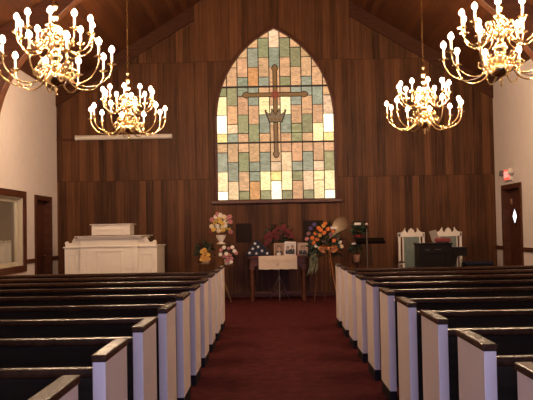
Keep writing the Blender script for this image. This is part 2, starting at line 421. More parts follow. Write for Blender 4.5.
for ux, uz, ln in ((0, 1, .63), (0, -1, 1.32), (1, 0, .68), (-1, 0, .68)): rim.tube([(x, yg - .03, z) for x, z in budded(CX, CZ, ux, uz, .042, ln)][:], .008, 4, closed=True)
rim.build('cross_lead', M_LEAD, cross)
MB().prism([(CX + .085 * math.cos(i * PI / 8), CZ + .085 * math.sin(i * PI / 8)) for i in range(16)], yg - .036, yg - .028).build('cross_boss', M_RUBY, cross)
kz = 3.62
kr = MB().prism([(CX - .13, kz), (CX + .13, kz), (CX + .22, kz + .25), (CX + .11, kz + .15), (CX + .075, kz + .27), (CX, kz + .15), (CX - .075, kz + .27), (CX - .11, kz + .15), (CX - .22, kz + .25)], yg - .05, yg - .036)
M_SMOKE = bpy.data.materials.new('backlit smoky glass'); M_SMOKE.use_nodes = True
b = M_SMOKE.node_tree.nodes['Principled BSDF']; b.inputs['Base Color'].default_value = (.05, .03, .02, 1); b.inputs['Emission Color'].default_value = (.22, .14, .07, 1); b.inputs['Emission Strength'].default_value = .6
kr = kr.build('glass_crown', M_SMOKE, w1)
MB().tube([(CX + dx, yg - .052, kz + dz) for dx, dz in ((-.13, 0), (.13, 0), (.22, .25), (.11, .15), (.075, .27), (0, .15), (-.075, .27), (-.11, .15), (-.22, .25))], .014, 5, closed=True).build('crown_lead', M_LEAD, kr)
kb = MB()
for dx, dz in ((-.2, .25), (-.075, .27), (.075, .27), (.2, .25), (0, .15)): kb.ball((CX + dx, yg - .045, kz + dz), .022, 8, 5)
for dx in (-.08, 0, .08): kb.ball((CX + dx, yg - .052, kz + .06), .028, 8, 5)
kb.build('crown_jewel', M_AMBER, kr)

# ------------------------------------------------------------------ side window, doors, exit sign
y0, y1, z0, z1 = LWIN
def ring_x(mb, x0, x1, y0, y1, z0, z1, wd):
    return mb.box(x0, x1, y0, y0 + wd, z0, z1).box(x0, x1, y1 - wd, y1, z0, z1).box(x0, x1, y0 + wd, y1 - wd, z1 - wd, z1).box(x0, x1, y0 + wd, y1 - wd, z0, z0 + wd)
w2 = struct(ring_x(MB(), XL - .01, XL + .035, y0 - .10, y1 + .12, z0 - .075, z1 + .09, .115).build('window_2', M_TRIM, bevel=.006))
ring_x(MB(), XL - .14, XL - .002, y0, y1, z0, z1, .05).build('window_jamb', M_CREAMFR, w2, bevel=.004)
ring_x(MB(), XL - .11, XL - .07, y0 + .05, y1 - .05, z0 + .05, z1 - .05, .06).build('window_sash', M_CREAMFR, w2, bevel=.004)
MB().box(XL - .095, XL - .088, y0 + .1, y1 - .1, z0 + .1, z1 - .1).build('pane', M_PANE, w2)
# plain room beyond the side window
rm = MB().box(XL - 2.4, XL - 2.3, 10.6, 14.0, .3, 2.6).box(XL - 2.3, XL - .16, 10.5, 10.6, .3, 2.6).box(XL - 2.3, XL - .16, 13.9, 14.0, .3, 2.6).box(XL - 2.4, XL - .16, 10.5, 14.0, .2, .3).box(XL - 2.4, XL - .16, 10.5, 14.0, 2.6, 2.7)
struct(rm.build('wall_side_room', mat('dull beige paint', (.33, .25, .17), .9)))
cu = MB(); n = 60; ya, yb = y0 + .06, y1 - .06
prev = None
for i in range(n + 1):
    y = ya + (yb - ya) * i / n; xx = XL - .19 + .012 * math.sin(i * 1.3); top = 1.26 + .03 * abs(math.sin(i * .52))
    row = [cu.bm.verts.new((xx, y, .86)), cu.bm.verts.new((xx, y, top)), cu.bm.verts.new((xx - .004, y, top)), cu.bm.verts.new((xx - .004, y, .86))]
    if prev:
        for k in range(4): cu.bm.faces.new((prev[k], prev[(k + 1) % 4], row[(k + 1) % 4], row[k]))
    prev = row
cu = cu.build('cafe_curtain', mat('pale grey curtain', (.50, .46, .38), .9), smooth=True)
tag(cu, 'pale scalloped half curtain across the side window with brown casing', 'curtain')
MB().tube([(XL - .19, ya - .1, 1.245), (XL - .19, yb + .1, 1.245)], .008, 6).build('curtain_rod', M_BRASS_D, cu)

def door(name, side, op, label_h):
    y0, y1, z0, z1 = op; s = 1 if side == 'L' else -1; x = XL if s > 0 else XR
    def bx(mb, d0, d1, *a): a_, b_ = sorted((x + s * d0, x + s * d1)); return mb.box(a_, b_, *a)
    cs = MB()
    bx(cs, -.158, .03, y0 - .09, y0 + .015, 0, z1 + .08); bx(cs, -.158, .03, y1 - .015, y1 + .09, 0, z1 + .08); bx(cs, -.158, .03, y0 + .015, y1 - .015, z1 - .015, z1 + .08)
    d = struct(cs.build(name, M_TRIM, bevel=.006))
    lf = bx(MB(), -.15, -.105, y0 + .012, y1 - .012, .005, z1 - .012).build('door_leaf', mat('brown door veneer', (.075, .022, .011), .4, noise=(3, 20, 2), amount=.25), d)
    return d, bx
d1, bx = door('door_1', 'L', LDOOR, '')
MB().ball((XL - .075, 14.72, .95), .03).build('door_knob', M_BRASS, d1, smooth='full')
d2, bx = door('door_2', 'R', RDOOR, '')
M_DAY = emit('daylit pane', (.80, .84, 1.0), 2.6)
yc, zc = 14.50, 1.565
MB().prism([(yc - .13, zc), (yc, zc - .15), (yc + .13, zc), (yc, zc + .15)], XR + .096, XR + .104, 'YZ').build('pane', M_DAY, d2)
rimm = MB().prism([(yc - .16, zc), (yc, zc - .21), (yc + .16, zc), (yc, zc + .21)], XR + .09, XR + .1045, 'YZ', holes=[[(yc - .125, zc), (yc, zc - .145), (yc + .125, zc), (yc, zc + .145)]])
rimm.build('light_frame', M_TRIM, d2)
lev = MB().lathe([(.028, 0), (.028, .02), (.012, .025), (.012, .06)], M=Matrix.Translation((XR + .105, 14.06, .94)) @ Matrix.Rotation(R(-90), 4, 'Y'), seg=12)
lev.tube([(XR + .05, 14.06, .94), (XR + .045, 14.12, .938), (XR + .048, 14.18, .935)], .010, 6)
lev.build('door_handle', M_STEEL, d2, smooth=True)
MB().lathe([(.028, 0), (.028, .02), (.018, .03)], M=Matrix.Translation((XR + .105, 14.0, 1.20)) @ Matrix.Rotation(R(-90), 4, 'Y'), seg=12).build('deadbolt', M_STEEL, d2, smooth=True)
bx(MB(), -.105, -.095, 14.66, 14.77, 1.80, 1.91).build('door_sign', mat('tan plaque', (.28, .15, .08), .6), d2)
# exit sign with emergency lamp heads
ex = thing('exit_sign', 'lit red exit sign with white emergency lamp heads above the right door', 'sign', (XR, 14.46, 2.26))
MB().box(-.05, 0, -.19, .19, 0, .23).build('housing', M_WHITE, ex, bevel=.008)
MB().box(-.056, -.0505, -.175, .175, .015, .215).build('face_panel', emit('lit red sign face', (1.0, .11, .07), 1.1), ex)
cu_ = bpy.data.curves.new('exit_lettering', 'FONT'); cu_.body = 'EXIT'; cu_.size = .17; cu_.align_x = 'CENTER'; cu_.align_y = 'CENTER'; cu_.extrude = .002
tx = bpy.data.objects.new('tmp', cu_); C.objects.link(tx); bpy.context.view_layer.update()
me = bpy.data.meshes.new_from_object(tx.evaluated_get(bpy.context.evaluated_depsgraph_get())); C.objects.unlink(tx); bpy.data.objects.remove(tx)
lt = bpy.data.objects.new('lettering', me); C.objects.link(lt); lt.parent = ex; lt.location = (-.058, 0, .115); lt.rotation_euler = (R(90), 0, R(-90))
me.materials.clear(); me.materials.append(emit('lit pale sign letters', (1.0, .42, .34), 1.3))
for sy in (-1, 1):
    h = MB().lathe([(.045, 0), (.06, .03), (.062, .08), (.05, .09)], M=Matrix.Translation((-.02, sy * .26, .15)) @ Matrix.Rotation(R(-80), 4, 'Y'), seg=14)
    h.box(-.03, -.01, sy * .19 - (.0 if sy > 0 else .05), sy * .19 + (.05 if sy > 0 else .0), .135, .165)
    h.build('lamp_head', M_WHITE if sy < 0 else mat('grey lamp head', (.12, .10, .09), .5), ex, smooth=True)

# projector screen tube on the panelling
ps = thing('projector_screen', 'long white rolled-up projector screen case mounted on the left panelling', 'projector screen', (-3.07, YB, 3.37))
MB().tube([(-.99, -.075, 0), (.99, -.075, 0)], .05, 16).build('case', M_WHITE, ps, smooth=True)
for s in (-1, 1):
    MB().tube([(s * .985, -.075, 0), (s * 1.005, -.075, 0)], .056, 16).box(s * .995 - .012, s * .995 + .012, -.075, 0, -.03, .03).build('end_bracket', M_CARD, ps, smooth=True)

# ------------------------------------------------------------------ chandeliers
def chandelier(label, loc, rz):
    t = thing('chandelier', label, 'chandelier', loc, rz, 'two-tier brass chandeliers')
    prof = [(.002, -.045), (.012, -.038), (.016, -.025), (.008, -.012), (.010, 0), (.016, .012), (.020, .025), (.010, .04), (.014, .05), (.05, .06), (.092, .085), (.112, .125), (.114, .15), (.094, .19), (.05, .215), (.034, .225),
            (.046, .24), (.06, .26), (.05, .28), (.032, .29), (.05, .315), (.07, .345), (.066, .38), (.034, .41), (.028, .43), (.045, .45), (.06, .48), (.06, .50), (.04, .53), (.028, .55),
            (.05, .565), (.056, .58), (.035, .60), (.024, .615), (.044, .645), (.05, .67), (.03, .70), (.016, .715), (.022, .73), (.035, .755), (.03, .785), (.014, .80), (.014, .83), (.030, .855), (.038, .885), (.026, .915), (.013, .93), (.012, .95), (.025, .97), (.028, .995), (.018, 1.02), (.009, 1.035), (.008, 1.075), (.004, 1.08)]
    MB().lathe(prof, seg=20).build('body', M_BRASS, t, smooth='full')

    hz = ceil_z(loc[0]) - loc[2]
    ch = MB(); z = 1.10; i = 0
    while z < hz - .06:
        pts = []
        for k in range(10):
            a = 2 * PI * k / 10; u = .012 * math.cos(a); w = .026 * math.sin(a)
            pts.append((u, 0, z + w) if i % 2 else (0, u, z + w))
        ch.tube(pts, .003, 4, closed=True); z += .044; i += 1
    ch.build('chain', M_BRASS_D, t, smooth=True)
    MB().lathe([(.012, 0), (.03, .02), (.06, .04), (.065, .05), (.065, .10)], (0, 0, hz - .075), 16).build('ceiling_canopy', M_BRASS_D, t, smooth=True)
    tiers = (([(.05, 0, .26), (.10, 0, .235), (.145, 0, .15), (.21, 0, .075), (.32, 0, .045), (.43, 0, .07), (.52, 0, .14), (.557, 0, .215), (.565, 0, .275)], 10, 0),
             ([(.04, 0, .575), (.085, 0, .545), (.115, 0, .47), (.165, 0, .405), (.235, 0, .38), (.305, 0, .405), (.36, 0, .465), (.377, 0, .52), (.38, 0, .56)], 10, .5))
    return t, tiers
def arm_meshes(path):
    out = {}
    end = path[-1]
    a = MB().tube(smoothpath(path, 4), .0085, 6)
    # scroll curling back above the arm
    r0, z0 = path[2][0], path[2][2]
    a.tube(smoothpath([(r0 - .01, 0, z0 + .02), (r0 + .035, 0, z0 + .07), (r0 + .07, 0, z0 + .06), (r0 + .075, 0, z0 + .02), (r0 + .05, 0, z0 + .005), (r0 + .038, 0, z0 + .025)], 4), .006, 5)
    a.tube(smoothpath([(r0 - .045, 0, z0 + .10), (r0 - .01, 0, z0 + .15), (r0 + .02, 0, z0 + .14), (r0 + .02, 0, z0 + .11), (r0 + .0, 0, z0 + .11)], 4), .006, 5)
    return a, end
cup_prof = [(.004, -.022), (.012, -.012), (.010, 0), (.047, .005), (.050, .011), (.016, .012), (.018, .022), (.016, .030)]
can_prof = [(.0125, .024), (.0125, .132)]
bulb_prof = [(.006, .130), (.018, .136), (.027, .150), (.0275, .164), (.021, .180), (.010, .192), (.002, .200)]
protos = {}
spots = [((-2.19, 7.5), 9, 'large brass chandelier hanging nearest above the left pews, in front of the white wall'),
         ((-2.19, 11.3), 3, 'smaller-looking brass chandelier hanging in front of the white projector screen tube'),
         ((2.35, 7.5), 17, 'large brass chandelier at the top right corner, hanging before the right white wall'),
         ((2.35, 11.3), -2, 'smaller-looking brass chandelier hanging in front of the dark panelling right of the stained glass')]
arm_mesh = {}
for (x, y), rz, lab in spots:
    t, tiers = chandelier(lab, (x, y, 2.85), R(rz))
    for ti, (path, n, off) in enumerate(tiers):
        for k in range(n):
            a = 2 * PI * (k + off) / n
            if ti not in arm_mesh:
                mb, end = arm_meshes(path)
                ao = mb.build('arm', M_BRASS, t, smooth='full')
                cu2 = MB().lathe(cup_prof, end, 12).build('candle_cup', M_BRASS, ao, smooth=True)
                ca = MB().lathe(can_prof, end, 8).build('candle', M_CANDLE, ao, smooth=True)
                bu = MB().lathe(bulb_prof, end, 8).build('bulb', M_BULB, ao, smooth='full')
                arm_mesh[ti] = (ao.data, cu2.data, ca.data, bu.data)
            else:
                d = arm_mesh[ti]
                ao = bpy.data.objects.new('arm', d[0]); C.objects.link(ao); ao.parent = t
                for nm, q in zip(('candle_cup', 'candle', 'bulb'), d[1:]):
                    o = bpy.data.objects.new(nm, q); C.objects.link(o); o.parent = ao
            ao.rotation_euler = (0, 0, a)

# ------------------------------------------------------------------ pews
PL = 3.45
def pew(s, label, loc, group):
    """s=+1: bench runs to +X from the aisle end; s=-1: to -X."""
    t = thing('pew', label, 'pew', loc, 0, group)
    def B(mb, x0, x1, *a): q = sorted((s * x0, s * x1)); return mb.box(q[0], q[1], *a)
    for k, xe in enumerate((0, PL - .055)):
        e = B(MB(), xe, xe + .055, 0, .46, .096, .853).build('pew_end', M_PEWWHITE, t, bevel=.003)
        B(MB(), xe - .006, xe + .061, -.008, .47, .853, .884).build('cap', M_PEWCAP, e, bevel=.006)
        B(MB(), xe + .002, xe + .053, .004, .456, 0, .096).build('plinth', M_PLINTH, e)
    q = MB(); prof = [(.055, .80), (.075, .80), (.155, .42), (.17, .10), (.15, .10), (.135, .42)]
    x0, x1 = sorted((s * .055, s * (PL - .055)))
    q.prism(prof, x0, x1, 'YZ').build('backrest', M_PEWBACK, t)
    rp = [(.035, .785), (.032, .80), (.038, .816), (.052, .822), (.075, .822), (.088, .812), (.09, .79), (.08, .78), (.045, .78)]
    MB().prism(rp, x0, x1, 'YZ').build('top_rail', M_PEWCAP, t, smooth=True)
    B(MB(), .055, PL - .055, .14, .45, .39, .42).build('seat', M_PEWBACK, t, bevel=.006)
    B(MB(), .06, PL - .06, .165, .45, .42, .46).build('cushion', M_SEATPAD, t, bevel=.015)
    return t
ORD = ['frontmost', 'second', 'third', 'fourth', 'fifth', 'sixth', 'seventh', 'eighth', 'ninth', 'tenth']
for s, x, z0, side in ((-1, -.715, 10.283, 'left'), (1, .905, 10.392, 'right')):
    grp = 'pews %s of the aisle' % side
    p = None
    for k in range(10):
        lab = ('frontmost white-ended pew on the %s of the aisle' % side) if k == 0 else '%s white-ended pew from the front on the %s of the aisle' % (ORD[k], side)
        loc = (x, z0 - .8944 * k, 0)
        if p is None: p = pew(s, lab, loc, grp)
        else: dup(p, loc, 0, lab, grp)

# ------------------------------------------------------------------ pulpit
pp = thing('pulpit', 'white panelled pulpit with scrolled wings against the left panelling', 'pulpit', (-3.02, 13.6, 0))
MB().box(-.535, .53, 0, .9, 0, 1.315).build('centre_body', M_WHITE, pp, bevel=.006)
MB().box(-.62, .66, -.07, .95, 1.315, 1.33).box(-.575, .60, -.035, .92, 1.275, 1.315).build('top_slab', M_WHITE, pp, bevel=.004)
MB().box(-.615, .655, -.065, .945, 1.33, 1.342).build('slab_edge', M_TABLE, pp)
MB().box(-.345, .365, .12, .55, 1.342, 1.535).build('reading_desk', M_WHITE, pp, bevel=.004)
MB().box(-.375, .40, .09, .58, 1.535, 1.55).build('desk_top', M_WHITE, pp, bevel=.003)
MB().box(-.27, .27, .112, .122, 1.43, 1.47).build('desk_moulding', M_WHITE, pp, bevel=.003)
def panel(mb, x0, x1, z0, z1, y):
    for a in ((x0, x1, z1 - .025, z1), (x0, x1, z0, z0 + .025), (x0, x0 + .025, z0, z1), (x1 - .025, x1, z0, z1)): mb.box(a[0], a[1], y - .014, y, a[2], a[3])
    return mb
panel(MB(), -.22, .24, .25, 1.06, 0).build('front_panel', M_WHITE, pp, bevel=.004)
MB().box(-.545, .54, -.018, 0, 1.12, 1.15).box(-.535, -.44, -.012, 0, .1, 1.12).box(.435, .53, -.012, 0, .1, 1.12).build('moulding', M_WHITE, pp, bevel=.004)
for s, x0, x1 in ((-1, -.83, -.535), (1, .53, .875)):
    w = MB().box(x0, x1, .04, 1.0, 0, 1.115).build('wing', M_WHITE, pp, bevel=.005)
    panel(MB(), x0 + .08, x1 - .08, .25, 1.0, .04).build('wing_panel', M_WHITE, w, bevel=.004)
    MB().box(x0 - (.02 if s < 0 else 0), x1 + (.02 if s > 0 else 0), .015, 1.02, 1.115, 1.14).build('wing_cap', M_WHITE, w, bevel=.004)
    xi, xo = (x1, x0) if s < 0 else (x0, x1); d = xo - xi
    sc = [(0, 0), (0, .17), (.10, .165), (.20, .13), (.30, .145), (.42, .16), (.5, .12), (.56, .075), (.66, .06), (.76, .07), (.84, .10), (.92, .10), (.97, .06), (.97, 0)]
    MB().prism([(xi + d * u, 1.14 + v) for u, v in sc], .06, .11).build('scroll', M_WHITE, w, bevel=.004)
    MB().lathe([(.03, -.03), (.03, .03)], M=Matrix.Translation((xi + d * .89, .085, 1.205)) @ Matrix.Rotation(R(90), 4, 'X'), seg=12).build('scroll_boss', M_WHITE, w, smooth=True)

# ------------------------------------------------------------------ communion table and what stands on it
TZ = .87; TX = .085
tb = thing('communion_table', 'dark wooden communion table below the stained glass window', 'table', (TX, 14.6, 0))
MB().box(-.585, .585, -.32, .32, .835, TZ).build('table_top', M_TABLE, tb, bevel=.008)
MB().box(-.53, .53, -.27, .27, .68, .835).build('apron', M_TABLE, tb, bevel=.004)
for sx in (-1, 1):
    for sy in (-1, 1):
        l = MB().box(-.042, .042, -.042, .042, .62, .70).lathe([(.03, 0), (.042, .03), (.03, .07), (.034, .12), (.04, .35), (.042, .50), (.03, .55), (.042, .58), (.036, .62)], seg=12)
        l.build('leg', M_TABLE, tb, smooth=True, loc=(sx * .50, sy * .25, 0))
MB().box(-.5, .5, .22, .26, .10, .15).build('stretcher', M_TABLE, tb)
cl = MB().box(-.45, .45, -.31, .25, TZ, TZ + .006).build('table_cloth', M_REDCLOTH, bevel=.002, loc=(TX, 14.6, 0)); tag(cl, 'crimson cloth laid over the communion table top under the photographs', 'cloth')
ru = MB(); prev = None; n = 24
for i in range(n + 1):
    x = -.37 + .74 * i / n; w = .006 * math.sin(i * .8)
    row = [ru.bm.verts.new(p) for p in ((x, -.06, TZ + .008), (x, -.328, TZ + .008), (x, -.334 + w * .2, TZ - .01), (x, -.336 + w, TZ - .245 + .004 * math.sin(i)), (x, -.331 + w, TZ - .245 + .004 * math.sin(i)), (x, -.329 + w * .2, TZ - .012), (x, -.06, TZ + .0065))]
    if prev:
        for k in range(7): ru.bm.faces.new((prev[k], prev[(k + 1) % 7], row[(k + 1) % 7], row[k]))
    else: ru.bm.faces.new(row[::-1])
    prev = row
ru.bm.faces.new(prev)
ru = ru.build('table_runner', M_LINEN, loc=(TX, 14.6, 0)); tag(ru, 'cream embroidered linen runner hanging over the front of the communion table', 'table runner')
em = MB(); er = random.Random(5)
for z, a, b in ((.79, -.28, .30), (.76, -.22, .22)):
    x = a
    while x < b:
        w = er.uniform(.008, .03); em.box(x, x + w, -.3425, -.340, z, z + .008); x += w + er.uniform(.01, .025)
em.box(-.006, .006, -.3425, -.340, .685, .745).box(-.026, .026, -.3425, -.340, .712, .722)
em.build('embroidery', mat('tan thread', (.36, .24, .15), .8), ru)
# folded flag
flag = tag(MB().prism([(-.245, 0), (.245, 0), (.235, .07), (.02, .29), (-.04, .32), (-.09, .29), (-.235, .07)], -.06, .06).build('folded_flag', M_NAVY, bevel=.02, loc=(-.29, 14.56, TZ + .007)), 'navy folded flag with white stars at the left end of the table', 'flag')
def star(mb, x, z, r, y=-.0655):
    return mb.prism([(x + (r if i % 2 == 0 else r * .4) * math.sin(i * PI / 5), z + (r if i % 2 == 0 else r * .4) * math.cos(i * PI / 5)) for i in range(10)], y, y + .005)
for x, z in ((-.175, .065), (-.04, .05), (.07, .10), (.17, .05), (-.11, .145), (-.005, .18), (-.065, .245)):
    star(MB(), x, z, .036).build('star', M_STAR, flag)
# framed photographs
def photo(x, w, h, tilt, lab, bg, suit, matw, rz=0, y=14.55, second=False):
    t = thing('picture_frame', lab, 'picture frame', (x, y, TZ + .008), rz, 'framed portraits on the communion table')
    Mx = Matrix.Rotation(R(-9), 4, 'X') @ Matrix.Rotation(R(tilt), 4, 'Y')
    f = MB()
    for a in ((-w / 2, w / 2, 0, matw), (-w / 2, w / 2, h - matw, h), (-w / 2, -w / 2 + matw, matw, h - matw), (w / 2 - matw, w / 2, matw, h - matw)): f.box(a[0], a[1], -.012, .01, a[2], a[3], Mx)
    f.build('frame', suit[1], t)
    MB().box(-w / 2 + .004, w / 2 - .004, -.004, .006, .004, h - .004, Mx).build('print', bg, t)
    def flat(pts, m, nm, yy):
        mb = MB().prism(pts, yy, yy + .002)
        for v in mb.bm.verts: v.co = Mx @ v.co
        return mb.build(nm, m, t)
    skin = mat('printed skin tone', (.42, .25, .16), .6); hair = mat('printed dark hair', (.04, .025, .018), .6)
    for k, (cx, cz, q) in enumerate(((-w * .2, h * .52, .72), (w * .2, h * .60, .72)) if second else ((0, h * .56, 1.0),)):
        r = w * .17 * q
        top = cz - r * 1.15
        sh = w * .38 * q
        z0 = matw
        flat([(cx - sh, z0), (cx + sh, z0), (cx + sh * .9, top - r * .35), (cx + r * .5, top + .002), (cx - r * .5, top + .002), (cx - sh * .9, top - r * .35)], suit[0], 'printed_suit', -.0065)
        flat([(cx - r * .25, top + .004), (cx + r * .25, top + .004), (cx + r * .06, max(z0, top - r * 1.2)), (cx - r * .06, max(z0, top - r * 1.2))], M_CARD, 'printed_collar', -.0085)
        flat([(cx + r * 1.08 * math.cos(a * PI / 8), cz + r * .25 + r * 1.25 * math.sin(a * PI / 8)) for a in range(16)], hair, 'printed_hair', -.008)
        flat([(cx + r * .88 * math.cos(a * PI / 8), cz - r * .1 + r * 1.15 * math.sin(a * PI / 8)) for a in range(16)], skin, 'printed_face', -.0095)
    return t
M_FBLK = mat('dark walnut moulding', (.05, .025, .015), .4); M_SUIT = mat('printed dark suit', (.03, .028, .03), .6)
photo(.115, .205, .245, 0, 'upright brownish portrait photograph beside the folded flag', mat('printed sepia ground', (.25, .14, .085), .5), (mat('printed brown suit', (.07, .045, .03), .6), mat('thin wooden moulding', (.42, .27, .15), .5)), .012)
photo(.325, .225, .27, 2.5, 'white-matted photograph of two figures in the middle of the table', mat('printed white ground', (.60, .54, .48), .5), (M_SUIT, M_CARD), .024, y=14.52, second=True)
photo(.578, .205, .245, 1, 'portrait of a dark-suited figure on pale ground at the right of the table', mat('printed pale ground', (.45, .30, .21), .5), (M_SUIT, mat('thin pale moulding', (.40, .28, .18), .5)), .010)
vc = thing('votive_cup', 'small white votive cup on the front edge of the communion table', 'cup', (.105, 14.38, TZ + .0085))
MB().lathe([(.02, 0), (.032, .004), (.037, .05), (.038, .06), (.033, .06), (.03, .02)], seg=14).build('cup', M_CARD, vc, smooth=True)
MB().lathe([(.029, .02), (.029, .045)], seg=12).build('wax', M_WHITE, vc)
# tripod under the table
tp = thing('tripod_stand', 'slim bright steel tripod standing under the communion table', 'tripod', (.11, 14.62, 0))
MB().tube([(0, 0, .12), (0, 0, .60)], .011, 8).build('pole', M_STEEL, tp, smooth=True)
MB().tube([(0, 0, .40), (0, 0, .46)], .02, 10).build('collar', M_STEEL, tp, smooth=True)
for k in range(3):
    a = R(-100 + 120 * k) + R(10)
    MB().tube([(.015 * math.cos(a), .015 * math.sin(a), .44), (.22 * math.cos(a), .22 * math.sin(a), .012)], .008, 6).tube([(.01 * math.cos(a), .01 * math.sin(a), .16), (.13 * math.cos(a), .13 * math.sin(a), .20)], .005, 5).build('leg', M_STEEL, tp, smooth=True)

# ------------------------------------------------------------------ flowers
def leaves(n, c, rx, ry, rz, rng, ln=(.07, .13), wd=.045, up=.15):
    mb = MB()
    for _ in range(n):
        a = rng.uniform(0, 2 * PI); e = rng.uniform(-.5, 1.4); q = rng.uniform(.25, .85)
        d = Vector((math.cos(a) * math.cos(e), math.sin(a) * math.cos(e), math.sin(e)))
        p = Vector(c) + Vector((d.x * rx * q, d.y * ry * q, d.z * rz * q))
        mb.petal(p, d + Vector((rng.uniform(-.4, .4), rng.uniform(-.4, .4), up)), d.orthogonal() + Vector((0, 0, .6)), rng.uniform(*ln), wd * rng.uniform(.7, 1.3), .3)
    return mb
def stuffed(o): o['kind'] = 'stuff'; return o
def blooms(t, lst, rng):
    for (x, y, z, r, m) in lst:
        n = Vector((x * .8 + rng.uniform(-.2, .2), -1 + rng.uniform(-.2, .2), .35 + rng.uniform(-.2, .3)))
        MB().bloom((x, y, z), n, r).build('flower', m, t, recalc=False)
# poinsettia spray behind the photographs
rng = random.Random(11)
t = thing('red_flower_spray', 'dark red flowers and leaves massed behind the photographs on the table', 'flowers', (.12, 14.83, TZ + .0075))
MB().lathe([(.07, 0), (.09, .02), (.10, .14), (.095, .14), (.085, .03)], seg=14).build('pot', M_TERRA, t, smooth=True)
stuffed(leaves(150, (0, 0, .32), .34, .09, .30, rng, (.08, .14), .05).build('foliage', M_LEAF, t, recalc=False))
lst = []
for x, z in ((-.31, .17), (-.25, .24), (-.18, .31), (-.26, .36), (-.13, .40), (-.08, .47), (-.02, .55), (.05, .52), (.12, .50), (.20, .46), (.02, .44), (.26, .38), (-.05, .36), (.14, .40), (-.20, .43), (.10, .57)):
    lst.append((x, rng.uniform(-.12, -.07), z, .062, F_RED))
blooms(t, lst, rng)
def tripod_plant_stand(name, lab, loc, shelves, legs, m):
    t = thing(name, lab, 'plant stand', loc)
    top = max(z for _, _, z, _ in shelves)
    MB().tube([(0, 0, .25), (0, 0, top)], .010, 8).build('pole', m, t, smooth=True)
    for (x, y, z, r) in shelves:
        s = MB().lathe([(r - .01, 0), (r, .004), (r, .012), (r - .008, .012), (r - .012, .008)], (x, y, z), 20).build('shelf', m, t, smooth=True)
        if abs(x) + abs(y) > .02: MB().tube([(0, 0, z - .10), (x * .6, y * .6, z - .05), (x, y, z)], .007, 6).build('bracket', m, s, smooth=True)
    for (x, y) in legs: MB().tube([(0, 0, .52), (x * .35, y * .35, .36), (x, y, .01)], .008, 6).build('leg', m, t, smooth=True)
    return t
tripod_plant_stand('plant_stand', 'brass tiered plant stand holding three flower pots left of the table', (-1.01, 14.35, 0),
                   [(0, 0, 1.118, .15), (-.30, -.02, .745, .155), (.13, -.08, .72, .12)], [(.19, -.10), (-.19, -.08), (0, .2)], M_BRASS_D)
# urn bouquet
t = thing('urn_bouquet', 'white urn of white, yellow and pink flowers on the top tier of the brass stand', 'flowers', (-1.01, 14.35, 1.131))
MB().lathe([(.085, 0), (.085, .015), (.035, .03), (.045, .06), (.085, .12), (.095, .17), (.085, .17), (.06, .08)], seg=18).build('urn', M_WHITE, t, smooth=True)
stuffed(leaves(110, (0, 0, .30), .22, .16, .22, rng, (.06, .11), .04).build('foliage', M_LEAF, t, recalc=False))
lst = []
data = [(-.13, .28, F_YEL), (-.06, .34, F_WHITE), (.02, .33, F_CREAM), (.09, .35, F_WHITE), (.15, .29, F_YEL), (-.17, .34, F_CREAM), (-.10, .42, F_YEL), (0, .43, F_YEL), (.05, .27, F_YEL), (-.03, .26, F_CREAM),
        (.10, .43, F_CREAM), (-.16, .47, F_PINK), (-.08, .52, F_WHITE), (0, .55, F_WHITE), (.07, .52, F_CREAM), (.13, .50, F_PINK), (.19, .42, F_PINK), (.18, .52, F_PINK), (-.02, .49, F_YEL), (-.18, .25, F_RED), (.19, .23, F_PINK), (.04, .39, F_YEL), (-.05, .57, F_PINK)]
for x, z, m in data: lst.append((x, -.12 + abs(x) * .3, z, .056, m))
blooms(t, lst, rng)
# yellow pot
t = thing('potted_yellow_flowers', 'pot of yellow flowers on the lower left tier of the brass stand', 'flowers', (-1.31, 14.33, .758))
MB().lathe([(.06, 0), (.065, .005), (.085, .10), (.09, .11), (.08, .11), (.06, .02)], seg=16).build('pot', M_LINEN, t, smooth=True)
stuffed(leaves(90, (-.02, 0, .24), .20, .13, .17, rng, (.07, .12), .04).build('foliage', M_LEAF, t, recalc=False))
blooms(t, [(x, -.13, z, .046, m) for x, z, m in [(-.05, .13, F_GOLD), (.02, .12, F_GOLD), (.06, .17, F_YEL), (-.02, .19, F_GOLD), (.03, .23, F_GOLD), (-.06, .23, F_YEL), (-.01, .27, F_GOLD), (.07, .09, F_GOLD), (-.07, .08, F_YEL), (.0, .07, F_GOLD)]], rng)
# pink flowers
t = thing('potted_pink_flowers', 'loose pink and white flowers on the lower right tier of the brass stand', 'flowers', (-.88, 14.27, .733))
MB().lathe([(.05, 0), (.055, .005), (.07, .09), (.075, .10), (.065, .10), (.05, .02)], seg=16).build('pot', M_CARD, t, smooth=True)
stuffed(leaves(70, (0, 0, .20), .17, .12, .16, rng, (.06, .11), .035).build('foliage', M_LEAF, t, recalc=False))
blooms(t, [(x, -.11, z, .045, m) for x, z, m in [(-.06, .16, F_PINK), (.01, .14, F_PINK), (.05, .19, F_PINK), (-.02, .21, F_WHITE), (.08, .12, F_PINK), (.14, .26, F_WHITE), (-.12, .28, F_PINK), (-.06, .33, F_WHITE), (.03, .31, F_PINK), (.10, .33, F_WHITE), (.17, .22, F_PINK), (.0, .07, F_PINK), (-.13, .20, F_WHITE), (.07, .05, F_WHITE)]], rng)
